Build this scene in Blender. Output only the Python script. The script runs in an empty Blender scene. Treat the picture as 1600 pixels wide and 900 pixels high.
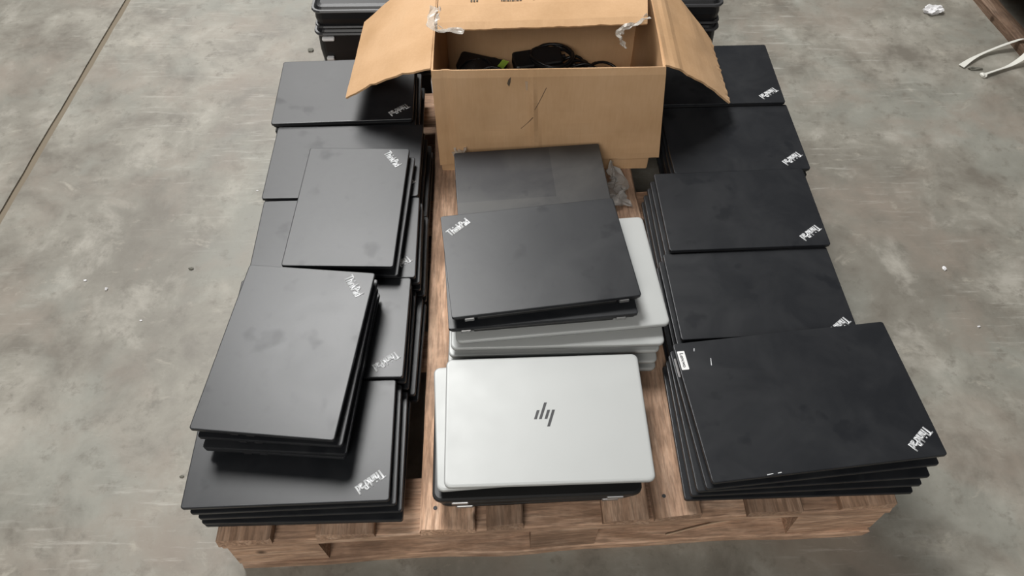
import bpy, bmesh, math, random
from mathutils import Vector, Matrix, noise
random.seed(7)
R = math.radians
scene = bpy.context.scene
col = scene.collection

# ------------------------------------------------------------------ camera, world, lights, exposure
cam_d = bpy.data.cameras.new('camera'); cam = bpy.data.objects.new('camera', cam_d); col.objects.link(cam)
cam_d.sensor_width = 36; cam_d.lens = 27.0; cam_d.clip_start = .02
cam.matrix_world = Matrix.Translation((0, 0, 1.37)) @ Matrix.Rotation(R(36.3), 4, 'X') @ Matrix.Rotation(R(-.66), 4, 'Z')
scene.camera = cam

world = bpy.data.worlds.new('hall_light'); scene.world = world; world.use_nodes = True
bg = world.node_tree.nodes['Background']
bg.inputs[0].default_value = (.95, .97, 1.0, 1); bg.inputs[1].default_value = .085

def area(name, loc, target, sx, sy, power, color=(1, 1, 1)):
    d = bpy.data.lights.new(name, 'AREA'); d.shape = 'RECTANGLE'; d.size = sx; d.size_y = sy; d.energy = power; d.color = color
    o = bpy.data.objects.new(name, d); col.objects.link(o); o.location = loc
    o.rotation_euler = (Vector(target) - Vector(loc)).to_track_quat('-Z', 'Y').to_euler()
    return o
area('high_bay_lamp', (-1.2, 3.15, 4.5), (0, .9, 0), 1.5, 1.5, 200, (1, .995, .98))
area('far_high_bay_lamp', (-2.4, 8.5, 6.0), (-.3, 1.5, 0), 3.0, 3.0, 210, (1, .985, .96))
area('near_high_bay_lamp', (-1.2, -3.6, 4.4), (0, 1.2, .2), 2.4, 2.0, 155, (1, .97, .92))

vs = scene.view_settings
vs.view_transform = 'Standard'; vs.look = 'None'; vs.gamma = 1; vs.use_curve_mapping = False; vs.exposure = 0.16

# ------------------------------------------------------------------ helpers
def tag(o, label=None, cat=None, group=None, kind=None):
    if label: o['label'] = label
    if cat: o['category'] = cat
    if group: o['group'] = group
    if kind: o['kind'] = kind
    return o
def empty(name, loc=(0, 0, 0), rz=0):
    o = bpy.data.objects.new(name, None); col.objects.link(o); o.location = loc; o.rotation_euler = (0, 0, rz)
    o.empty_display_size = .05
    return o
def link(name, me, mat=None, parent=None, loc=None, rot=None):
    o = bpy.data.objects.new(name, me); col.objects.link(o)
    if mat is not None and not me.materials: me.materials.append(mat)
    if parent: o.parent = parent
    if loc is not None: o.location = loc
    if rot is not None: o.rotation_euler = rot
    return o
def from_bm(name, bm, smooth=False):
    bmesh.ops.recalc_face_normals(bm, faces=bm.faces)
    me = bpy.data.meshes.new(name); bm.to_mesh(me); bm.free()
    if smooth:
        for p in me.polygons: p.use_smooth = True
    return me
def bm_box(bm, x0, x1, y0, y1, z0, z1, bev=0, jit=0):
    vs_ = [bm.verts.new((x + random.uniform(-jit, jit), y + random.uniform(-jit, jit), z + random.uniform(-jit, jit) * .3))
           for z in (z0, z1) for y in (y0, y1) for x in (x0, x1)]
    f = [(0, 2, 3, 1), (4, 5, 7, 6), (0, 1, 5, 4), (2, 6, 7, 3), (0, 4, 6, 2), (1, 3, 7, 5)]
    fs = [bm.faces.new([vs_[i] for i in q]) for q in f]
    if bev:
        ed = list({e for ff in fs for e in ff.edges})
        bmesh.ops.bevel(bm, geom=ed, offset=bev, segments=1, affect='EDGES')
def box_mesh(name, *a, **k):
    bm = bmesh.new(); bm_box(bm, *a, **k); return from_bm(name, bm)
def rring(w, d, r, n=4):
    pts = []
    for cx, cy, a0 in ((w / 2 - r, d / 2 - r, 0), (-w / 2 + r, d / 2 - r, 90), (-w / 2 + r, -d / 2 + r, 180), (w / 2 - r, -d / 2 + r, 270)):
        for i in range(n + 1):
            a = R(a0 + 90 * i / n); pts.append((cx + r * math.cos(a), cy + r * math.sin(a)))
    return pts
def bm_slab(bm, w, d, r, prof, n=4, off=(0, 0)):
    """rounded rectangle lofted through prof = [(z, inset), ...]"""
    rings = []
    for z, ins in prof:
        rr = max(r - ins * .5, .0008)
        rings.append([bm.verts.new((x + off[0], y + off[1], z)) for x, y in rring(w - 2 * ins, d - 2 * ins, rr, n)])
    for a, b in zip(rings, rings[1:]):
        m = len(a)
        for i in range(m): bm.faces.new((a[i], a[(i + 1) % m], b[(i + 1) % m], b[i]))
    bm.faces.new(rings[0][::-1]); bm.faces.new(rings[-1])
def slab_mesh(name, *a, **k):
    bm = bmesh.new(); bm_slab(bm, *a, **k); return from_bm(name, bm)
def tube(bm, pts, r, seg=8):
    rings = []
    for i, p in enumerate(pts):
        t = (Vector(pts[min(i + 1, len(pts) - 1)]) - Vector(pts[max(i - 1, 0)])).normalized()
        u = t.cross(Vector((0, 0, 1)))
        if u.length < 1e-3: u = t.cross(Vector((1, 0, 0)))
        u.normalize(); v = t.cross(u)
        rings.append([bm.verts.new(Vector(p) + r * (math.cos(2 * math.pi * k / seg) * u + math.sin(2 * math.pi * k / seg) * v)) for k in range(seg)])
    for a, b in zip(rings, rings[1:]):
        for k in range(seg): bm.faces.new((a[k], a[(k + 1) % seg], b[(k + 1) % seg], b[k]))
    bm.faces.new(rings[0][::-1]); bm.faces.new(rings[-1])
def spline(ctrl, n=8):
    out = []; P = [Vector(c) for c in ctrl]
    for i in range(len(P) - 1):
        p0, p1, p2, p3 = P[max(i - 1, 0)], P[i], P[i + 1], P[min(i + 2, len(P) - 1)]
        for k in range(n):
            t = k / n
            out.append(.5 * ((2 * p1) + (p2 - p0) * t + (2 * p0 - 5 * p1 + 4 * p2 - p3) * t * t + (3 * p1 - p0 - 3 * p2 + p3) * t ** 3))
    out.append(P[-1]); return out
def sheet(name, fn, nu, nv, th, mat, parent=None, smooth=True):
    """thick sheet from fn(u, v) -> Vector"""
    bm = bmesh.new(); g = [[Vector(fn(i / nu, j / nv)) for j in range(nv + 1)] for i in range(nu + 1)]
    top, bot = [], []
    for i in range(nu + 1):
        ra, rb = [], []
        for j in range(nv + 1):
            du = g[min(i + 1, nu)][j] - g[max(i - 1, 0)][j]; dv = g[i][min(j + 1, nv)] - g[i][max(j - 1, 0)]
            nrm = du.cross(dv); nrm.normalize()
            ra.append(bm.verts.new(g[i][j] + nrm * th / 2)); rb.append(bm.verts.new(g[i][j] - nrm * th / 2))
        top.append(ra); bot.append(rb)
    for i in range(nu):
        for j in range(nv):
            bm.faces.new((top[i][j], top[i + 1][j], top[i + 1][j + 1], top[i][j + 1]))
            bm.faces.new((bot[i][j], bot[i][j + 1], bot[i + 1][j + 1], bot[i + 1][j]))
    for i in range(nu):
        bm.faces.new((top[i][0], bot[i][0], bot[i + 1][0], top[i + 1][0])); bm.faces.new((top[i][nv], top[i + 1][nv], bot[i + 1][nv], bot[i][nv]))
    for j in range(nv):
        bm.faces.new((top[0][j], top[0][j + 1], bot[0][j + 1], bot[0][j])); bm.faces.new((top[nu][j], bot[nu][j], bot[nu][j + 1], top[nu][j + 1]))
    me = from_bm(name, bm)
    return link(name, me, mat, parent)
def bil(a, b, c, d):
    a, b, c, d = map(Vector, (a, b, c, d))
    return lambda u, v: (a * (1 - u) + b * u) * (1 - v) + (d * (1 - u) + c * u) * v
def nz(x, y=0, z=0): return noise.noise(Vector((x, y, z)))

# ------------------------------------------------------------------ materials
class N:
    def __init__(s, name):
        s.m = bpy.data.materials.new(name); s.m.use_nodes = True; s.t = s.m.node_tree; s.b = s.t.nodes['Principled BSDF']
    def n(s, typ, **kw):
        x = s.t.nodes.new(typ)
        for k, v in kw.items():
            if k.startswith('i_'):
                k = k[2:]; x.inputs[int(k) if k.isdigit() else k.replace('_', ' ')].default_value = v
            else: setattr(x, k, v)
        return x
    def l(s, a, b): s.t.links.new(a, b)
    def set(s, **kw):
        for k, v in kw.items(): s.b.inputs[k.replace('_', ' ')].default_value = v
    def ramp(s, src, stops, interp='LINEAR'):
        r = s.n('ShaderNodeValToRGB'); r.color_ramp.interpolation = interp; e = r.color_ramp.elements
        while len(e) < len(stops): e.new(.5)
        for q, (p, c) in zip(e, stops):
            q.position = p; q.color = (*c, 1) if hasattr(c, '__len__') else (c, c, c, 1)
        s.l(src, r.inputs[0]); return r.outputs[0]
    def coords(s, rnd=True, scale=(1, 1, 1), kind='Object'):
        tc = s.n('ShaderNodeTexCoord'); mp = s.n('ShaderNodeMapping'); s.l(tc.outputs[kind], mp.inputs[0]); mp.inputs['Scale'].default_value = scale
        if rnd:
            oi = s.n('ShaderNodeObjectInfo'); mu = s.n('ShaderNodeVectorMath', operation='SCALE'); mu.inputs[0].default_value = (7.3, 13.1, 5.7)
            s.l(oi.outputs['Random'], mu.inputs['Scale']); s.l(mu.outputs[0], mp.inputs['Location'])
        return mp.outputs[0]
    def noise(s, vec, scale, detail=4, rough=.55, dist=0):
        x = s.n('ShaderNodeTexNoise'); s.l(vec, x.inputs['Vector'])
        x.inputs['Scale'].default_value = scale; x.inputs['Detail'].default_value = detail; x.inputs['Roughness'].default_value = rough; x.inputs['Distortion'].default_value = dist
        return x.outputs['Fac']
    def mix(s, fac, a, b, blend='MIX'):
        x = s.n('ShaderNodeMix', data_type='RGBA', blend_type=blend)
        for i, v in ((0, fac), (6, a), (7, b)):
            if hasattr(v, 'is_linked'): s.l(v, x.inputs[i])
            else: x.inputs[i].default_value = (*v, 1) if (hasattr(v, '__len__') and len(v) == 3) else v
        return x.outputs[2]
    def math(s, op, a, b=0.0, c=0.0):
        x = s.n('ShaderNodeMath', operation=op)
        for i, v in enumerate((a, b, c)):
            if hasattr(v, 'is_linked'): s.l(v, x.inputs[i])
            else: x.inputs[i].default_value = v
        return x.outputs[0]
    def bump(s, h, strength=.3, dist=.002):
        x = s.n('ShaderNodeBump'); x.inputs['Strength'].default_value = strength; x.inputs['Distance'].default_value = dist
        s.l(h, x.inputs['Height']); s.l(x.outputs[0], s.b.inputs['Normal'])
    def color(s, c): s.l(c, s.b.inputs['Base Color'])
    def rough(s, c): s.l(c, s.b.inputs['Roughness'])
M = {}
def plain(name, c, rough=.5, metal=0, spec=.5):
    a = N(name); a.set(Base_Color=(*c, 1), Roughness=rough, Metallic=metal); a.b.inputs['Specular IOR Level'].default_value = spec; M[name] = a.m; return a

def mk_black(name, base, dust, rough, amt, patch=False):
    a = N(name); v = a.coords()
    n1 = a.noise(v, 9, 5, .6, .6); n2 = a.noise(v, 38, 4, .6)
    d = a.ramp(n1, [(.40, 0.0), (.66, 1.0)])
    sm = a.ramp(n2, [(.60, 0.0), (.72, 1.0)])
    spots = a.ramp(a.noise(v, 15, 3, .5), [(.63, 0.0), (.72, 1.0)])
    f = a.math('MULTIPLY', d, amt)
    f = a.math('SUBTRACT', f, a.math('MULTIPLY', spots, amt * .8)); 
    f = a.math('MAXIMUM', f, 0.0)
    if patch:   # the dust has been kept off a rectangle where another machine lay
        sx = a.n('ShaderNodeSeparateXYZ'); tc = a.n('ShaderNodeTexCoord'); a.l(tc.outputs['Object'], sx.inputs[0])
        inx = a.math('LESS_THAN', sx.outputs[0], patch[0]); iny = a.math('GREATER_THAN', sx.outputs[1], patch[1])
        f = a.math('ADD', f, a.math('MULTIPLY', a.math('SUBTRACT', 1.0, a.math('MULTIPLY', inx, iny)), .30))
    a.color(a.mix(f, base, dust))
    a.rough(a.math('ADD', a.math('MULTIPLY', n1, .08), rough - .04))
    a.l(a.math('SUBTRACT', .5, a.math('ADD', a.math('MULTIPLY', spots, .10), a.math('MULTIPLY', sm, .04))), a.b.inputs['Specular IOR Level'])
    M[name] = a.m
mk_black('lid_black', (.0108, .0118, .0142), (.044, .045, .047), .38, .26)
mk_black('lid_black_dusty', (.0125, .0132, .0165), (.065, .063, .058), .42, .40, patch=(.045, -.04))
plain('base_black', (.010, .010, .011), .5)
plain('hinge_black', (.012, .012, .012), .4)
plain('hinge_steel', (.42, .42, .42), .38, .8)
plain('mark_silver', (.74, .75, .76), .42, .35)
plain('mark_black', (.012, .012, .014), .35)
plain('tag_white', (.80, .80, .79), .5)
plain('tag_grey', (.30, .29, .29), .45)
plain('ink', (.02, .02, .022), .6)
a = N('lid_silver'); v = a.coords(); n1 = a.noise(v, 7, 4); a.color(a.ramp(n1, [(.3, (.445, .455, .445)), (.7, (.465, .475, .465))])); a.set(Metallic=.08); a.rough(a.ramp(a.noise(v, 25, 3), [(.3, .40), (.7, .46)])); M['lid_silver'] = a.m
plain('base_silver', (.22, .225, .22), .42, .2)
plain('base_gunmetal', (.05, .05, .052), .45, .2)

def mk_card(name, c0, c1, c2):
    a = N(name); v = a.coords(rnd=False)
    n1 = a.noise(v, 5, 4, .6); n2 = a.noise(a.coords(rnd=False, scale=(1, 1, .08)), 260, 2)
    c = a.ramp(n1, [(.3, c0), (.55, c1), (.75, c2)]); c = a.mix(a.math('MULTIPLY', n2, .22), c, c0, 'MULTIPLY')
    a.color(c); a.set(Roughness=.78); a.b.inputs['Specular IOR Level'].default_value = .25
    a.bump(a.noise(v, 60, 4), .12, .002); M[name] = a.m
mk_card('cardboard', (.56, .35, .185), (.66, .43, .245), (.70, .475, .285))
plain('card_edge', (.52, .37, .25), .85)
a = plain('clear_tape', (.70, .66, .60), .12); a.set(Alpha=.42)
a = plain('clear_film', (.62, .60, .57), .10); a.set(Alpha=.45)
plain('print_ink', (.10, .075, .05), .7)

def mk_wood(name, cols, ax):
    a = N(name); sc = [9, 9, 9]; sc[ax] = .9
    v = a.coords(scale=tuple(sc)); v2 = a.coords()
    g = a.noise(v, 5, 6, .65, 1.2); fine = a.noise(v, 26, 3, .6)
    c = a.ramp(g, [(.28, cols[0]), (.5, cols[1]), (.72, cols[2])])
    c = a.mix(a.ramp(fine, [(.38, .55), (.55, 0.0)]), c, cols[3])
    dirt = a.ramp(a.noise(v2, 6, 5, .65), [(.42, 0.0), (.68, .75)])
    c = a.mix(dirt, c, cols[3])
    vo = a.n('ShaderNodeTexVoronoi'); vo.inputs['Scale'].default_value = 9; a.l(v2, vo.inputs['Vector'])
    kn = a.ramp(vo.outputs['Distance'], [(.05, .85), (.11, 0.0)])
    c = a.mix(kn, c, (.045, .025, .014))
    oi = a.n('ShaderNodeObjectInfo'); hv = a.n('ShaderNodeHueSaturation'); a.l(c, hv.inputs['Color'])
    a.l(a.math('ADD', a.math('MULTIPLY', oi.outputs['Random'], .5), .75), hv.inputs['Value'])
    a.color(hv.outputs[0]); a.set(Roughness=.82); a.b.inputs['Specular IOR Level'].default_value = .3
    a.bump(a.math('ADD', g, a.math('MULTIPLY', fine, .5)), .5, .003); M[name] = a.m
WC = ((.29, .17, .105), (.55, .35, .235), (.72, .51, .37), (.18, .115, .078))
mk_wood('wood_y', WC, 1); mk_wood('wood_x', WC, 0)
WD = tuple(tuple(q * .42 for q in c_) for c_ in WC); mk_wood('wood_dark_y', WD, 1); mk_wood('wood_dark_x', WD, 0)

# floor
a = N('concrete'); v = a.coords(rnd=False)
n1 = a.noise(v, 1.3, 5, .6, .2); n2 = a.noise(v, 6.5, 8, .66, .25); n3 = a.noise(v, 24, 6, .7, .1); n4 = a.noise(v, 2.9, 4, .55, .4)
c = a.ramp(n1, [(.32, (.190, .176, .147)), (.5, (.265, .249, .210)), (.68, (.325, .300, .256))])
c = a.mix(a.ramp(n2, [(.36, .9), (.53, 0.0)]), c, (.165, .148, .122))
c = a.mix(a.ramp(n2, [(.54, 0.0), (.68, .7)]), c, (.42, .395, .345))
c = a.mix(a.ramp(n4, [(.5, 0.0), (.60, .45)]), c, (.265, .272, .238))
c = a.mix(a.ramp(n3, [(.32, .65), (.46, 0.0)]), c, (.15, .135, .11))
c = a.mix(a.ramp(a.noise(v, 95, 3, .6), [(.70, 0.0), (.76, .7)]), c, (.15, .14, .12))
c = a.mix(a.ramp(a.noise(a.coords(rnd=False), 3.7, 6, .62, .3), [(.50, 0.0), (.66, .75)]), c, (.265, .225, .185))
c = a.mix(a.ramp(a.noise(a.coords(rnd=False, scale=(1, 1.6, 1)), 9.5, 8, .7, .5), [(.60, 0.0), (.70, .6)]), c, (.40, .37, .31))
# brushed scuffs
vs1 = a.coords(rnd=False, scale=(1, 1, 1)); mp = vs1.node; mp.inputs['Rotation'].default_value = (0, 0, R(35)); mp.inputs['Scale'].default_value = (3, 30, 1)
sc_ = a.math('MULTIPLY', a.ramp(a.noise(vs1, 2.4, 5, .7), [(.56, 0.0), (.68, .4)]), a.ramp(a.noise(v, 1.7, 2), [(.48, 0.0), (.6, 1.0)]))
c = a.mix(sc_, c, (.52, .50, .45))
a.color(c); a.rough(a.ramp(n2, [(.3, .42), (.7, .62)])); a.bump(a.math('ADD', n2, a.math('MULTIPLY', n3, .5)), .12, .004); M['concrete'] = a.m
plain('joint_dirt', (.20, .165, .12), .95)
plain('case_black', (.010, .010, .011), .42)
plain('case_trim', (.05, .05, .052), .3)
plain('plastic_white', (.9, .9, .9), .4)
plain('strap_white', (.70, .69, .63), .6)
plain('paper', (.80, .79, .80), .75)
plain('adapter_black', (.008, .008, .009), .4)
plain('tag_lime', (.42, .62, .08), .5)
plain('wrap_grey', (.075, .08, .07), .3)
plain('dark_stone', (.16, .155, .13), .9)

# ------------------------------------------------------------------ floor: two slabs and the joint between them
def jx(y): return -1.171 + (y - 2.106) * .0562
fl = empty('floor', (0, 0, 0)); tag(fl, kind='structure')
def slab(name, pts, z0, z1, mat):
    bm = bmesh.new(); b = [bm.verts.new((x, y, z0)) for x, y in pts]; t = [bm.verts.new((x, y, z1)) for x, y in pts]
    n = len(pts); bm.faces.new(t); bm.faces.new(b[::-1])
    for i in range(n): bm.faces.new((b[i], b[(i + 1) % n], t[(i + 1) % n], t[i]))
    return link(name, from_bm(name, bm), mat, fl)
ys = [-3 + i * .06 for i in range(251)]
eR = [(jx(y) + .009 + .003 * nz(y * 9, 1) + .002 * nz(y * 31, 4), y) for y in ys]; eL = [(jx(y) - .009 + .003 * nz(y * 9, 8) + .002 * nz(y * 31, 2), y) for y in ys]
slab('concrete_slab', eR[::-1] + [(6, -3), (6, 12)], -.12, 0, M['concrete'])
slab('concrete_slab', eL + [(-6, 12), (-6, -3)], -.12, .0005, M['concrete'])
slab('joint_filler', [(jx(-3) - .03, -3), (jx(-3) + .03, -3), (jx(12) + .03, 12), (jx(12) - .03, 12)], -.12, -.004, M['joint_dirt'])

w_ = link('wall_back', box_mesh('wall_back', -6, 6, 12.0, 12.2, 0, 3.0), plain('wall_paint', (.55, .55, .52), .8).m); tag(w_, kind='structure')
# ------------------------------------------------------------------ pallet
def board(name, parent, x0, x1, y0, y1, z0, z1, mat, ax, rz=0, rough=.004, seg=14):
    """plank with wandering edges; long axis ax (0 x, 1 y)"""
    bm = bmesh.new(); sd = random.random() * 100
    cx, cy, cz = (x0 + x1) / 2, (y0 + y1) / 2, (z0 + z1) / 2
    L = (x1 - x0) if ax == 0 else (y1 - y0); Wd = (y1 - y0) if ax == 0 else (x1 - x0); H = z1 - z0
    rings = []
    for i in range(seg + 1):
        t = -L / 2 + L * i / seg
        w0 = -Wd / 2 + rough * nz(t * 7, sd); w1 = Wd / 2 + rough * nz(t * 7, sd + 9); zt = H / 2 + rough * .3 * (nz(t * 5, sd + 4) - .3); c = .0025
        prof = [(w0, -H / 2), (w1, -H / 2), (w1, zt - c), (w1 - c, zt), (w0 + c, zt), (w0, zt - c)]
        e = 0
        if i in (0, seg): e = 1
        ring = []
        for k, (w, h) in enumerate(prof):
            tt = t + (random.uniform(-rough, rough) * .8 if e else 0)
            ring.append(bm.verts.new((tt, w, h) if ax == 0 else (w, tt, h)))
        rings.append(ring)
    for a_, b_ in zip(rings, rings[1:]):
        for k in range(6): bm.faces.new((a_[k], a_[(k + 1) % 6], b_[(k + 1) % 6], b_[k]))
    bm.faces.new(rings[0][::-1]); bm.faces.new(rings[-1])
    return link(name, from_bm(name, bm), mat, parent, (cx, cy, cz), (0, 0, rz))
pal = empty('wooden_pallet', (.0806, .4270, 0), R(2.5))
tag(pal, 'worn wooden pallet carrying all the laptops and the open carton', 'pallet')
PD = 1.10
for x0, x1, rz in ((-.558, -.470, 0), (-.401, -.308, 0), (-.2335, -.145, -1.3), (-.125, -.066, 0), (.065, .1385, 0), (.148, .2255, .3), (.3028, .390, 0), (.4562, .546, 0)):
    o = board('deck_board', pal, x0, x1, 0, PD, .128, .150, M['wood_y'], 1)
    if rz:   # pivot about the front end
        ang = R(rz); o.rotation_euler = (0, 0, ang); cx = (x0 + x1) / 2; o.location = (cx - math.sin(ang) * PD / 2, PD / 2 * math.cos(ang), .139)
for y0, y1 in ((.002, .098), (.315, .395), (.655, .738), (1.0, 1.098)):
    board('cross_board', pal, -.556, .546, y0, y1, .106, .128, M['wood_x'], 0)
for y0 in (.004, .648, 1.0):
    for x0, x1 in ((-.555, -.405), (-.055, .060), (.395, .545)):
        board('block', pal, x0, x1, y0, y0 + .095, .022, .106, M['wood_x'], 0, rough=.003, seg=4)
    board('bottom_board', pal, -.552, .542, y0 - .003, y0 + .097, 0, .022, M['wood_x'], 0, rough=.006, seg=24)

nail = bmesh.new(); tube(nail, [(0, 0, 0), (0, 0, .0012)], .0035, 7); nail = from_bm('nail', nail); nail.materials.append(M['ink'])
for ob in [c_ for c_ in pal.children if c_.name.startswith('deck_board')]:
    for dx, dy in ((-.02, .035), (.018, .062)): link('nail', nail, None, ob, (dx, -PD / 2 + dy, .0098))
# long splinter standing off the near bottom board
bm = bmesh.new(); tube(bm, spline(((.185, .012, .0235), (.29, .030, .0250), (.37, .034, .0250), (.392, .040, .0240)), 6), .0016, 5)
link('splinter', from_bm('splinter', bm), M['card_edge'], pal)
# ------------------------------------------------------------------ laptops
def text_mesh(body, width, offset=0.0, height=None, extr=.00025, bold=(0,)):
    cu = bpy.data.curves.new('t', 'FONT'); cu.body = body; cu.size = 1; cu.offset = offset; cu.resolution_u = 3; cu.extrude = 0
    cu.space_character = .93
    ob = bpy.data.objects.new('t', cu); col.objects.link(ob)
    dg = bpy.context.evaluated_depsgraph_get(); dg.update()
    me = bpy.data.meshes.new_from_object(ob.evaluated_get(dg)); bpy.data.objects.remove(ob); bpy.data.curves.remove(cu)
    xs = [v.co.x for v in me.vertices]; ysx = [v.co.y for v in me.vertices]
    sx = width / (max(xs) - min(xs)); sy = (height / (max(ysx) - min(ysx))) if height else sx
    mx, my = (max(xs) + min(xs)) / 2, (max(ysx) + min(ysx)) / 2
    for v_ in me.vertices: v_.co = ((v_.co.x - mx) * sx, (v_.co.y - my) * sy, 0)
    bm = bmesh.new()
    for sx_ in bold: 
        nb = len(bm.verts); bm.from_mesh(me); bm.verts.ensure_lookup_table()
        for v_ in bm.verts[nb:]: v_.co.x += sx_; v_.co.z += .00018 * bold.index(sx_)
    r = bmesh.ops.extrude_face_region(bm, geom=bm.faces[:])
    for g in r['geom']:
        if isinstance(g, bmesh.types.BMVert): g.co.z += extr
    return from_bm('wordmark', bm)
LOGO = text_mesh('ThinkPad', .047, .010, .0165, bold=(-.0007, 0.0, .0007)); LOGO.materials.append(M['mark_silver'])
LENO = text_mesh('Lenovo', .027, .01, .0062); LENO.materials.append(M['ink'])
bm = bmesh.new()
for cx, y0, y1 in ((-.0125, -.008, .008), (-.0045, -.008, .0215), (.0045, -.008, .008), (.0125, -.0215, .008)):
    sk = .34; hw = .0023
    b_ = [bm.verts.new((cx + y * sk + s * hw, y, z)) for z in (0, .0003) for y, s in ((y0, -1), (y0, 1), (y1, 1), (y1, -1))]
    for q in ((3, 2, 1, 0), (4, 5, 6, 7), (0, 1, 5, 4), (1, 2, 6, 5), (2, 3, 7, 6), (3, 0, 4, 7)): bm.faces.new([b_[i] for i in q])
BARS = from_bm('bar_emblem', bm); BARS.materials.append(M['mark_black'])

MC = {}
def lap_meshes(kind, w, d, t):
    k = (kind, w, d, t)
    if k in MC: return MC[k]
    lid_t = .0068 if kind != 'thick' else .0085
    zb = t - lid_t - .0006
    if kind == 'black':
        lid = slab_mesh('lid', w, d, .0045, [(zb + .0006, .0006), (zb + .0014, 0), (t - .0009, 0), (t - .0002, .0005), (t, .0016)])
        base = slab_mesh('base', w, d, .0055, [(.0008, .012), (.003, .007), (zb * .55, .0035), (zb - .0012, .0016), (zb, .0022)])
        ml, mb = M['lid_black'], M['base_black']
    elif kind == 'silver':
        lid = slab_mesh('lid', w, d, .0105, [(zb + .0006, .0012), (zb + .0016, .0002), (t - .003, 0), (t - .0012, .0008), (t - .0003, .0022), (t, .0045)], n=6)
        base = slab_mesh('base', w, d, .0105, [(.0008, .016), (.0025, .011), (zb * .5, .0055), (zb - .0014, .0010), (zb, .0018)], n=6)
        ml, mb = M['lid_silver'], M['base_silver']
    else:
        lid = slab_mesh('lid', w, d, .014, [(zb + .0006, .0012), (zb + .0016, 0), (t - .003, 0), (t - .001, .001), (t, .004)], n=6)
        base = slab_mesh('base', w, d, .014, [(.0008, .010), (.004, .004), (zb - .0014, .001), (zb, .0018)], n=6)
        ml, mb = M['hinge_black'], M['base_gunmetal']
    lid.materials.append(ml); base.materials.append(mb)
    hz = min(zb + .002, t - .006)
    bm = bmesh.new(); bm_box(bm, -.0085, .0085, -.0045, .0010, -.0075, .0005, bev=.0010); hinge = from_bm('hinge', bm); hinge.materials.append(M['hinge_steel'])
    if kind == 'thick': hinge.transform(Matrix.Diagonal((1.6, 1.3, 1.0, 1.0)))
    bm = bmesh.new(); bm_box(bm, -w * .37, w * .37, -.004, .0004, -.006, .001, bev=.001); bar = from_bm('hinge_bar', bm); bar.materials.append(M['hinge_black'])
    bm = bmesh.new(); bm_box(bm, -.022, .022, -.0003, .0012, -.0012, .0012, bev=.0004); notch = from_bm('notch', bm); notch.materials.append(M['base_silver'])
    bm = bmesh.new(); bm_box(bm, -.0012, .0003, -.006, .006, -.0022, .0022); port = from_bm('port', bm); port.materials.append(M['ink'])
    MC[k] = (lid, base, hinge, bar, notch, port, zb, hz); return MC[k]
def laptop(kind, w, d, t, x, y, z, yaw, label, group, logo=True, lidmat=None, ldy=0):
    lid, base, hinge, bar, notch, port, zb, hz = lap_meshes(kind, w, d, t)
    r = empty('laptop', (x, y, z), R(yaw)); tag(r, label, 'laptop', group)
    link('base', base, None, r)
    lo = link('lid', lid, None, r)
    if lidmat: lo.material_slots[0].link = 'OBJECT'; lo.material_slots[0].material = lidmat
    link('hinge_bar', bar, None, r, (0, d / 2, zb))
    for s in (-1, 1): link('hinge', hinge, None, r, (s * w * (.41 if kind != 'thick' else .37), d / 2 - .0012 + .0018, zb + .001))
    for s in (-1, 1):
        for py in (.02, .045):
            p = link('port', port, None, r, (s * (w / 2 - .0022), py, zb * .62)); 
            if s < 0: p.rotation_euler = (0, 0, math.pi)
    if logo:
        if kind == 'black':
            link('wordmark', LOGO, None, lo, (w / 2 - .030, -d / 2 + .031 + ldy, t), (0, 0, R(180 + 36)))
        elif kind == 'silver':
            link('emblem', BARS, None, lo, (-.002, .004, t), (0, 0, 0))
    if kind == 'silver': link('notch', notch, None, r, (0, -d / 2 + .0006, zb + .001))
    return r

ORD = ['top', 'second', 'third', 'fourth', 'fifth', 'sixth']
def stack(kind, w, d, t, n, x, y, z0, yaw, where, group, top_label, spec=None, jit=.004, lean=(0, 0), toplid=None, logo=True, ldy=0):
    """n machines from the base z0 up; spec gives measured (x, y, yaw) of upper layers counted from the top"""
    out = []
    for k in range(n):                                   # k = 0 is the top one
        z = z0 + (n - 1 - k) * t
        if spec and k < len(spec) and spec[k]: px, py, pa = spec[k]
        elif k == 0: px, py, pa = x, y, yaw
        else:
            px = x + lean[0] * k + random.uniform(-jit, jit); py = y + lean[1] * k + random.uniform(-jit, 0) * .4; pa = yaw + random.uniform(-.9, .9)
        lab = top_label if k == 0 else ('%s in the %s' % (ORD[k] + ' from top' if k < n - 1 else 'lowest', where))
        if k: lab = ('silver' if kind == 'silver' else 'black') + ' laptop ' + lab
        out.append(laptop(kind, w, d, t, px, py, z, pa, lab, group, logo=logo if k == 0 else False, lidmat=toplid if k == 0 else None, ldy=ldy))
    return out
DZ = .150
# left column, front to back
stack('black', .315, .210, .0184, 5, -.3506, .5319, DZ, 1.67, 'front stack of the left column', 'laptops in the front left stack',
      'black laptop with silver wordmark, top of the nearest left stack under the turned one',
      spec=[(-.3506, .5319, 1.67), (-.3429, .5316, 2.0), (-.3352, .5290, 1.5), (-.334, .525, .45), (-.337, .529, .9)])
stack('black', .310, .208, .0196, 5, -.3395, .7458, DZ, .11, 'second stack of the left column', 'laptops in the second left stack',
      'black laptop half covered by the turned pile, wordmark near a front corner', lean=(.004, 0))
stack('black', .309, .200, .0192, 5, -.3342, .9500, DZ, 1.2, 'third stack of the left column', 'laptops in the third left stack',
      'black laptop showing only edge strips beneath the sideways pair, left column middle', lean=(.0035, 0), jit=.002)
stack('black', .311, .208, .0200, 5, -.3411, 1.1558, DZ, .61, 'fourth stack of the left column', 'laptops in the fourth left stack',
      'black laptop behind the sideways pair, in front of the smudged rear one, left column', lean=(.003, 0))
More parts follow.
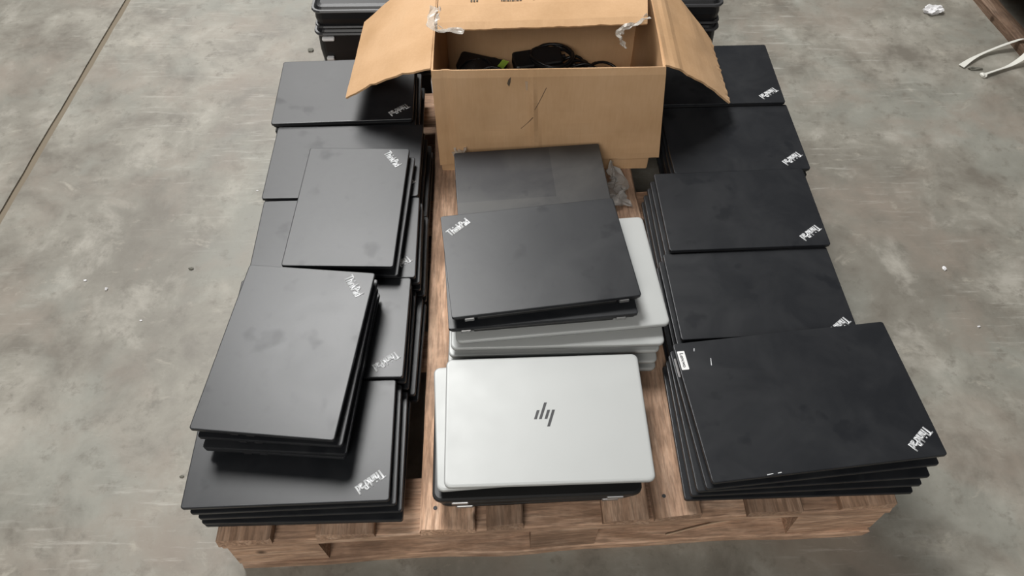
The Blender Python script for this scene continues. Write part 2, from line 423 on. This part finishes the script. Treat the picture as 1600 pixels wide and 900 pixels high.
stack('black', .303, .210, .0216, 5, -.3640, 1.3700, DZ, 2.0, 'rear stack of the left column', 'laptops in the rear left stack',
      'smudged black laptop under the left carton flap, rearmost of the left column', lean=(.003, 0))
# turned pile lying across the first two stacks
LA = [(-.3615, .6615, 84.3), (-.3565, .6590, 85.5), (-.3555, .6520, 86.5), (-.3580, .6560, 85.5)]
for k, (x, y, a_) in enumerate(LA):
    laptop('black', .314, .222, .0180, x, y, .248 + .0180 * (3 - k), a_,
           ['black laptop turned lengthwise, highest of the left column, wordmark at its far corner', 'black laptop second from the top of the lengthwise front left pile',
            'black laptop third from the top of the lengthwise front left pile', 'black laptop at the bottom of the lengthwise front left pile'][k], 'lengthwise pile of four laptops', logo=(k == 0))
LB = [(-.3093, 1.0016, 88.4), (-.3010, .9960, 87.8)]
for k, (x, y, a_) in enumerate(LB):
    laptop('black', .303, .202, .0176, x, y, .250 + .0176 * (1 - k), a_,
           ['dusty black laptop turned lengthwise on the middle of the left column, wordmark far corner', 'black laptop directly under the dusty lengthwise one of the left column'][k], 'lengthwise pair of laptops', logo=(k == 0))
# centre column
g = 'laptops in the front centre stack'
laptop('silver', .326, .228, .0225, .0524, .5673, .2225, 1.37, 'silver laptop with black slanted-bar emblem, top of the front centre stack', g)
laptop('silver', .326, .222, .0225, .0340, .5757, .2000, 4.2, 'silver laptop poking out left beneath the emblem laptop, front centre', g, logo=False)
laptop('thick', .333, .228, .0260, .0337, .5640, .1740, 181.65, 'thick black rounded laptop with grey hinge beneath two silver ones', g, logo=False)
laptop('thick', .318, .222, .0240, .0330, .5665, .1500, 182.3, 'dark laptop with grey hinge at the bottom of the front centre stack', g, logo=False)
g = 'silver laptops in the middle centre stack'
C2 = [(.0778, .8426, 5.07), (.0767, .8300, .8), (.0713, .8290, .9), (.0700, .8220, .4), (.0690, .8180, 1.0)]
for k, (x, y, a_) in enumerate(C2):
    laptop('silver', .372, .250, .0220, x, y, DZ + .022 * (4 - k), a_,
           ['top silver laptop of the middle centre stack, right beneath two black ones', 'second silver laptop from the top of the middle centre stack', 'third silver laptop, centre of the five stacked in the middle',
            'fourth silver laptop from the top of the middle centre stack', 'lowest silver laptop of the middle centre stack, on the pallet'][k], g, logo=False)
g = 'black laptops on the silver stack'
laptop('black', .325, .229, .0225, .0450, .8561, .2825, 187.5, 'black laptop with hinges facing front, on top of the silver stack', g)
laptop('black', .325, .228, .0225, .0440, .8410, .2600, 185.0, 'lower black laptop lying directly on the silver stack', g, logo=False)
stack('black', .301, .200, .0220, 5, .0414, 1.0745, DZ, 4.49, 'stack right in front of the carton', 'laptops in the stack before the carton',
      'dusty black laptop with a cleaner rectangle, in front of the cardboard carton', jit=.001, lean=(0, -.002), toplid=M['lid_black_dusty'], logo=False)
# right column, front to back
stack('black', .370, .248, .0230, 5, .4681, .5877, DZ, 6.37, 'front stack of the right column', 'large laptops in the front right stack',
      'large black laptop with white name tag and scratches, nearest on the right',
      spec=[(.4681, .5877, 6.37), (.4655, .5850, 5.6), (.4625, .5830, 3.1), (.4600, .5820, 2.1), (.4560, .5810, 1.2)])
stack('black', .310, .190, .0190, 5, .4428, .8130, DZ, 2.6, 'second stack of the right column', 'laptops in the second right stack',
      'black laptop with dark blotches, second from the front on the right', lean=(-.0035, 0), jit=.002, ldy=-.019)
stack('black', .304, .200, .0206, 5, .4443, 1.0080, DZ, 1.92, 'third stack of the right column', 'laptops in the third right stack',
      'black laptop in the middle of the right column, silver wordmark fully visible', lean=(-.004, 0), jit=.002)
stack('black', .280, .198, .0190, 5, .4705, 1.2150, DZ, 1.9, 'fourth stack of the right column', 'laptops in the fourth right stack',
      'black laptop beside the carton front, second from the rear on the right', lean=(-.001, 0), jit=.002)
stack('black', .280, .204, .0206, 5, .4615, 1.4160, DZ, .87, 'rear stack of the right column', 'laptops in the rear right stack',
      'black laptop under the right carton flap, rearmost of the right column', lean=(-.001, 0), jit=.002)
# name tags on the front right stack
def name_tag(lid_of, w, d, t, mat, with_text):
    lo = [c_ for c_ in lid_of.children if c_.name.startswith('lid')][0]
    me = slab_mesh('name_tag', .0125, .036, .0015, [(0, 0), (.0004, 0), (.0006, .0003)])
    o = link('name_tag', me, mat, lo, (-w / 2 + .0095, d / 2 - .034, t), (0, 0, 0)); o['label'] = 'white name tag' if with_text else 'grey name tag'
    if with_text:
        tx = link('tag_lettering', LENO, None, lo, (-w / 2 + .0095, d / 2 - .034, t + .0006), (0, 0, R(-90)))
fr = [o for o in col.objects if o.get('group') == 'large laptops in the front right stack']
name_tag(fr[0], .370, .248, .0230, M['tag_white'], True)
name_tag(fr[1], .370, .248, .0230, M['tag_grey'], False)
lo = [c_ for c_ in fr[0].children if c_.name.startswith('lid')][0]
for (u, v_, L, an) in ((-.130, .082, .014, 80), (-.152, .108, .006, 75), (-.095, -.121, .010, 6), (-.080, -.1205, .006, 6)):
    link('scratch', box_mesh('scratch', -L / 2, L / 2, -.0006, .0006, 0, .00025), M['mark_silver'], lo, (u, v_, .0230), (0, 0, R(an)))

# ------------------------------------------------------------------ open carton
BX0, BX1, BY0, BY1, BZ0, BZ1 = -.150, .300, 1.224, 1.560, .1505, .420
bxo = empty('cardboard_carton', ((BX0 + BX1) / 2, BY0, BZ0)); tag(bxo, 'open brown cardboard carton with flaps folded out, holding black cables', 'carton')
bxo_inv = Matrix.Translation((-(BX0 + BX1) / 2, -BY0, -BZ0))
def bsheet(name, fn, nu, nv, th=.004, mat=None):
    return sheet(name, lambda u, v: bxo_inv @ Vector(fn(u, v)), nu, nv, th, mat or M['cardboard'], bxo)
def wall(p, q, name, bow):
    f = bil((*p, BZ0), (*q, BZ0), (*q, BZ1), (*p, BZ1)); nrm = Vector((q[1] - p[1], -(q[0] - p[0]), 0)).normalized()
    bsheet(name, lambda u, v: f(u, v) + nrm * bow * math.sin(math.pi * u) * v + nrm * .0015 * nz(u * 4, v * 4, bow * 900), 14, 8)
wall((BX0, BY0), (BX1, BY0), 'front_wall', .002); wall((BX1, BY0), (BX1, BY1), 'side_wall', .003)
wall((BX1, BY1), (BX0, BY1), 'back_wall', .003); wall((BX0, BY1), (BX0, BY0), 'side_wall', .003)
bsheet('bottom_panel', bil((BX0, BY0, BZ0 + .002), (BX1, BY0, BZ0 + .002), (BX1, BY1, BZ0 + .002), (BX0, BY1, BZ0 + .002)), 2, 2)
# front flap hangs down in front, slightly away from the wall, with a vertical crease and a torn lower edge
ff = bil((BX0 - .002, BY0 - .006, BZ1 + .001), (BX1 + .003, BY0 - .006, BZ1 + .004), (BX1 + .019, BY0 - .021, .203), (BX0 - .002, BY0 - .024, .190))
def front(u, v):
    p = ff(u, v); p.y -=  .007 * math.exp(-((u - .425 - .02 * v) / .011) ** 2) * min(1, v * 3) - .003 * math.exp(-((u - .06) / .02) ** 2)
    p.y += .0025 * nz(u * 6, v * 5, 3) * v
    if v > .99: p.z += .004 * nz(u * 22, 7) + .003 * nz(u * 60, 3)
    if v < .01: p.y += .004
    return p
bsheet('front_flap', front, 60, 16)
lf = bil((BX0 - .003, BY0 + .004, BZ1), (BX0 - .003, BY1, BZ1), (-.333, 1.548, .305), (-.345, 1.285, .303))
def left(u, v):
    p = lf(u, v); p.z += .012 * math.sin(math.pi * v) + .003 * nz(u * 5, v * 4, 8)
    if u < .01: p.y += .006 * nz(v * 14, 5) + .003 * nz(v * 40, 5) * v
    if v > .99: p.x += .0015 * nz(u * 30, 2)
    return p
bsheet('side_flap', left, 30, 16)
rf = bil((BX1 + .003, BY0 + .004, BZ1 + .002), (BX1 + .003, BY1 + .03, BZ1), (.459, 1.485, .290), (.466, 1.276, .286))
def right(u, v):
    p = rf(u, v); p.z += .010 * math.sin(math.pi * v) + .004 * math.exp(-((v - .16) / .05) ** 2) + .003 * nz(u * 5, v * 4, 18)
    if u < .01: p.y += .006 * nz(v * 14, 25) + .003 * nz(v * 40, 5) * v
    if v > .99: p.x += .004 * nz(u * 25, 2)
    return p
bsheet('side_flap', right, 30, 16)
bf = bil((BX0 + .004, BY1, BZ1), (BX1 - .004, BY1, BZ1), (.2745, 1.322, .455), (-.141, 1.307, .455))
def backz(v): return .018 * math.sin(math.pi * min(v / .74, 1) * .5) if v < .74 else .018 - .020 * (v - .74) / .26
def back(u, v):
    p = bf(u, v); p.z += backz(v) + .002 * nz(u * 7, v * 5, 30)
    if v > .99: p.y += .003 * nz(u * 16, 12); p.z -= .003 + .002 * nz(u * 20, 3)
    return p
bsheet('back_flap', back, 40, 16)
# printed marks on the back flap
def fmark(u0, u1, v0, v1):
    def fn(u, v):
        p = back(u0 + (u1 - u0) * u, v0 + (v1 - v0) * v); p.z += .0031; return p
    return bsheet('printed_mark', fn, 2, 2, .0004, M['print_ink'])
for u0, u1 in ((.155, .163), (.168, .176), (.182, .190), (.300, .306), (.309, .318), (.321, .325), (.329, .339), (.343, .347), (.351, .361), (.364, .368), (.372, .384), (.388, .398), (.452, .458), (.70, .712), (.716, .722)):
    fmark(u0, u1, .10, .715)
# puncture, tear and tape on the front flap
def fbit(u, v, pts, mat, name, h=.0026, th=.0006):
    bm = bmesh.new(); vt = []
    for du, dv in pts:
        p = front(u + du, v + dv); p.y -= h; vt.append(bm.verts.new(bxo_inv @ p))
    f = bm.faces.new(vt); r = bmesh.ops.extrude_face_region(bm, geom=[f])
    for g_ in r['geom']:
        if isinstance(g_, bmesh.types.BMVert): g_.co.y -= th
    return link(name, from_bm(name, bm), mat, bxo)
fbit(.330, .10, ((-.008, .02), (-.002, -.02), (.009, -.045), (.006, .01), (0, .05)), M['print_ink'], 'puncture')
fbit(.405, .13, ((-.006, -.03), (.006, -.03), (.004, .06), (-.003, .06)), M['card_edge'], 'torn_spot')
for seg_ in (((.49, .17), (.475, .24)), ((.475, .24), (.455, .33)), ((.455, .33), (.438, .38)), ((.43, .46), (.405, .54)), ((.405, .54), (.375, .60))):
    (u0, v0), (u1, v1) = seg_
    fbit(0, 0, ((u0 - .0012, v0), (u1 - .0012, v1), (u1 + .0012, v1), (u0 + .0012, v0)), M['print_ink'], 'scratch', th=.0003)
def crumple(name, parent, inv, ctrl, wid, amp, mat, seed, nu=22, nv=6, th=.0004, up=(.3, .2, 1)):
    P = spline(ctrl, 6); n_ = len(P) - 1
    def fn(u, v):
        i = min(int(u * n_), n_ - 1); t = u * n_ - i; c = P[i].lerp(P[i + 1], t); tg = (P[i + 1] - P[i]).normalized()
        side = tg.cross(Vector(up)).normalized()
        p = c + side * (v - .5) * wid
        p += Vector((nz(u * 6 + seed, v * 3, 1), nz(u * 6 + seed, v * 3, 5), nz(u * 6 + seed, v * 3, 9))) * amp
        return inv @ p if inv else p
    return sheet(name, fn, nu, nv, th, mat, parent, smooth=False)
crumple('tape_strip', bxo, bxo_inv, ((-.120, 1.197, .236), (-.105, 1.196, .232), (-.092, 1.197, .242)), .04, .006, M['clear_tape'], 3)
crumple('tape_strip', bxo, bxo_inv, ((.278, 1.335, .459), (.250, 1.320, .453), (.226, 1.314, .447), (.219, 1.306, .430), (.233, 1.300, .415)), .014, .010, M['clear_tape'], 9)
crumple('tape_strip', bxo, bxo_inv, ((-.145, 1.365, .465), (-.146, 1.307, .456), (-.090, 1.306, .453)), .022, .008, M['clear_tape'], 15)
# white sticker on the left wall
link('paper_sticker', box_mesh('paper_sticker', 0, .004, 0, .025, 0, .03), M['paper'], bxo, bxo_inv @ Vector((BX0 - .0062, BY0 + .012, .355)))

# cables and power adapters heaped in the carton
ad = slab_mesh('adapter_body', .115, .05, .008, [(0, .003), (.003, 0), (.027, 0), (.030, .003)]); ad.materials.append(M['adapter_black'])
AD = [(.065, 1.505, .214, 12, 12, 'black power adapter on the cable heap in the carton, near its middle'), (-.065, 1.515, .190, -20, 14, 'black power adapter on the cable heap in the carton, towards its left')]
for x, y, z, rz, rx, lab in AD:
    e = empty('power_adapter', (x, y, z), R(rz)); e.rotation_euler = (R(rx), 0, R(rz)); tag(e, lab, 'adapter', 'power adapters in the carton')
    link('body', ad, None, e)
    bm = bmesh.new(); tube(bm, [(.056, 0, .015), (.068, 0, .015)], .006, 8); link('strain_relief', from_bm('strain_relief', bm), M['adapter_black'], e)
CABS = [((.0, 1.37, .212), .05, 1), ((.14, 1.46, .215), .045, 2), ((.10, 1.50, .235), .05, 3)]
for (cx, cy, cz), rr, sd in CABS:
    pts = []
    for i in range(90):
        a_ = i / 90 * math.pi * 2 * 4.2; r_ = rr * (1 + .25 * nz(i * .12, sd)); pts.append((cx + r_ * math.cos(a_), cy + r_ * .8 * math.sin(a_), cz + .012 * nz(i * .2, sd, 4) + .0035 * math.floor(i / 21)))
    bm = bmesh.new(); tube(bm, pts, .0032, 6)
    o = link('coiled_cable', from_bm('coiled_cable', bm, True), M['adapter_black'])
    tag(o, ['coiled black cable at the left of the heap inside the carton', 'coiled black cable at the right of the heap inside the carton', 'coiled black cable topping the heap inside the carton'][sd - 1], 'cable', 'cables in the carton')
bm = bmesh.new(); rs = random.Random(5)
for k in range(80):  # heap banked higher at the hidden front, put there to cut bounce light
    cx, cy = rs.uniform(-.09, .24), rs.uniform(1.285, 1.50); zt = .19 + .125 * max(0, 1 - (cy - 1.285) / .16) * (.4 + .6 * rs.random()) + .03 * rs.random(); rr = rs.uniform(.03, .045); ph = rs.random() * 6; tl = rs.uniform(-.5, .5); pts = []
    for i in range(40):
        a_ = ph + i / 40 * 6.28 * 1.6; r_ = rr * (1 + .3 * nz(i * .15, k))
        pts.append((min(max(cx + r_ * math.cos(a_), -.138), .288), min(max(cy + r_ * math.sin(a_), 1.238), 1.548), max(zt + r_ * tl * math.sin(a_ + ph) + .01 * nz(i * .2, k, 3), .16)))
    tube(bm, pts, .0034, 5)
for k in range(70):      # unseen loops added along the front wall to absorb light inside the carton
    cx, cy, cz, rr = rs.uniform(-.10, .25), rs.uniform(1.238, 1.262), rs.uniform(.22, .355), rs.uniform(.022, .04); ph = rs.random() * 6
    tube(bm, [(min(max(cx + rr * 1.6 * math.cos(ph + i * .3), -.138), .288), cy + .006 * nz(i * .2, k), min(cz + rr * math.sin(ph + i * .3), .385)) for i in range(24)], .0034, 5)
hp = link('cable_tangle', from_bm('cable_tangle', bm, True), M['adapter_black']); tag(hp, 'tangled heap of black cables in the carton, with unseen loops added to darken it', 'cables', kind='stuff')
bm = bmesh.new(); bm_box(bm, -.008, .008, -.0008, .0008, -.016, .016, bev=.0003)
o = link('cable_tag', from_bm('cable_tag', bm), M['tag_lime'], None, (-.016, 1.455, .254), (R(15), R(28), R(10))); tag(o, 'small lime green tag on the cables in the carton', 'tag')

# crumpled clear film on the planks by the carton
o = crumple('plastic_film', None, None, ((.215, 1.192, .19), (.232, 1.172, .168), (.226, 1.135, .164), (.236, 1.105, .158)), .045, .016, M['clear_film'], 41, 20, 8); tag(o, 'crumpled clear plastic film between the carton and the planks', 'plastic film')

# ------------------------------------------------------------------ black cases behind the carton
def case(x0, x1, y0, y1, z0, z1, label, clips=()):
    w, d, h = x1 - x0, y1 - y0, z1 - z0
    e = empty('equipment_case', ((x0 + x1) / 2, (y0 + y1) / 2, z0)); tag(e, label, 'case', 'black cases behind the carton')
    link('body', slab_mesh('body', w, d, .018, [(0, .010), (.008, .003), (h * .5, 0), (h - .012, .002), (h - .003, .008), (h, .016)]), M['case_black'], e)
    bm = bmesh.new(); pr = rring(w + .002, d + .002, .019, 4)
    tube(bm, [(x, y, h - .010) for x, y in pr + pr[:1]], .0045, 6); link('rim', from_bm('rim', bm), M['case_trim'], e)
    bm = bmesh.new(); tube(bm, [(x, y, .010) for x, y in pr + pr[:1]], .0035, 6); link('rim', from_bm('rim', bm), M['case_trim'], e)
    for cx, cz, cw, ch in clips:
        link('clip', slab_mesh('clip', cw, .010, .003, [(0, .001), (.002, 0), (ch - .002, 0), (ch, .001)]), M['plastic_white'], e, (cx, -d / 2 - .004, cz))
    return e
case(-.466, -.080, 1.600, 1.860, .001, .1285, 'lowest black case on the floor behind the left carton flap')
case(-.468, -.080, 1.600, 1.860, .130, .249, 'middle black case with white clips behind the left carton flap', ((-.165, .094, .030, .008), (-.170, .030, .018, .016)))
case(-.462, -.075, 1.598, 1.860, .250, .312, 'upper black case with pale rim behind the left carton flap')
case(.115, .500, 1.602, 1.860, .001, .1285, 'lowest black case on the floor behind the right carton flap')
case(.118, .505, 1.600, 1.860, .130, .249, 'middle black case behind the right carton flap')
case(.112, .502, 1.598, 1.860, .250, .316, 'upper black case behind the right carton flap, under shiny film')
o = crumple('plastic_film', None, None, ((.30, 1.70, .3215), (.37, 1.70, .3235), (.44, 1.69, .3230), (.488, 1.69, .3215)), .15, .004, M['wrap_grey'], 77, 26, 14, up=(0, 0, 1)); tag(o, 'shiny grey plastic film on the black case at the rear right', 'plastic film')

# ------------------------------------------------------------------ things on the floor
def second_pallet():
    p = empty('wooden_pallet', (1.468, 1.58, 0), R(7)); tag(p, 'dark-loaded wooden pallet cut off at the upper right corner', 'pallet')
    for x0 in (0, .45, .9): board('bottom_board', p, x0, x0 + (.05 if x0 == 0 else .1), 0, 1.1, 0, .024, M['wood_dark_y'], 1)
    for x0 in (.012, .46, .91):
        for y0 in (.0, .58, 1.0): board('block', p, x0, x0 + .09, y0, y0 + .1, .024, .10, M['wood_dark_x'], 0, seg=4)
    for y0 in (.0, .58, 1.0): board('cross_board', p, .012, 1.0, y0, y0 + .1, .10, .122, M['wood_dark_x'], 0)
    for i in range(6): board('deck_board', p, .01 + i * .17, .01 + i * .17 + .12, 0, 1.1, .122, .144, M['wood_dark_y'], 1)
    return p
second_pallet()
bm = bmesh.new(); bm_slab(bm, .95, 1.02, .03, [(0, .01), (.02, 0), (.20, .0), (.25, .02), (.27, .06)], n=5)
bun = from_bm('wrapped_load', bm); o = link('wrapped_load', bun, M['wrap_grey'], None, (1.835, 2.19, .145), (0, 0, R(7))); tag(o, 'dark grey wrapped load on the pallet at the upper right', 'load')

def ribbon(name, ctrl, wid, mat, th=.0012):
    P = spline(ctrl, 8); n_ = len(P) - 1
    def fn(u, v):
        i = min(int(u * n_), n_ - 1); t = u * n_ - i; c = P[i].lerp(P[i + 1], t); tg = (P[i + 1] - P[i]).normalized()
        tilt = .55 * math.sin(u * 5)
        side = tg.cross(Vector((0, 0, 1))).normalized()
        return c + (side * math.cos(tilt) + Vector((0, 0, 1)) * math.sin(tilt)) * (v - .5) * wid * (1 - .35 * math.sin(u * 9) ** 2)
    return sheet(name, fn, n_, 4, th, mat)
o = ribbon('strap', ((1.258, 1.752, .004), (1.30, 1.782, .007), (1.355, 1.812, .009), (1.42, 1.832, .022), (1.452, 1.828, .036), (1.457, 1.80, .036), (1.436, 1.772, .024), (1.395, 1.750, .008), (1.345, 1.728, .007), (1.308, 1.714, .006)), .017, M['strap_white'])
tag(o, 'white plastic strap lying in a loop by the upper right pallet', 'strap')
def pebble(name, loc, s, mat, label, cat, amp=.35, sub=2):
    bm = bmesh.new(); bmesh.ops.create_icosphere(bm, subdivisions=sub, radius=1)
    for v_ in bm.verts:
        k = 1 + amp * nz(v_.co.x * 1.7 + loc[0] * 31, v_.co.y * 1.7 + loc[1] * 17, v_.co.z * 1.7) + amp * .6 * nz(v_.co.x * 5, v_.co.y * 5, v_.co.z * 5 + loc[0])
        v_.co = Vector((v_.co.x * s[0], v_.co.y * s[1], max(v_.co.z, -.6) * s[2] + s[2] * .6)) * k
        v_.co.z = max(v_.co.z, 0)
    o = link(name, from_bm(name, bm), mat, None, loc); tag(o, label, cat); return o
pebble('crumpled_paper', (1.264, 2.012, 0), (.026, .017, .012), M['paper'], 'crumpled white paper scrap on the floor at upper right', 'paper', .6, 3)
pebble('strap_end', (1.304, 1.712, 0), (.009, .009, .007), M['strap_white'], 'small white plastic knob at the end of the strap', 'plastic scrap')
pebble('concrete_crumb', (1.292, 1.742, 0), (.020, .006, .005), M['dark_stone'], 'dark grey crumb between the two ends of the white strap', 'debris', .5)
pebble('plastic_chip', (.970, 1.046, 0), (.0045, .006, .003), M['paper'], 'tiny white chip on the floor right of the right column', 'debris')
pebble('plastic_chip', (-.900, 1.015, 0), (.0035, .004, .003), M['paper'], 'tiny white chip on the floor left of the left column', 'debris')
pebble('concrete_crumb', (-.57, 1.86, 0), (.009, .008, .004), M['dark_stone'], 'small dark crumb on the floor left of the black cases', 'debris')
for x, y, r_, m_, lab in ((-.955, 1.04, .0040, 'paper', 'white speck on the floor at the far left edge'), (-.80, .93, .0030, 'paper', 'white speck left of the lengthwise laptop pile'),
        (-.62, 1.31, .0028, 'paper', 'white speck beside the third left stack'), (-.725, 1.07, .0060, 'dark_stone', 'thin dark crumb on the open floor left of the laptops'),
        (-.625, .575, .0045, 'dark_stone', 'dark crumb left of the nearest left stack'), (.99, .89, .0035, 'paper', 'white speck on the floor near the right edge')):
    pebble('floor_crumb', (x, y, 0), (r_, r_ * .6, r_ * .5), M[m_], lab, 'debris')
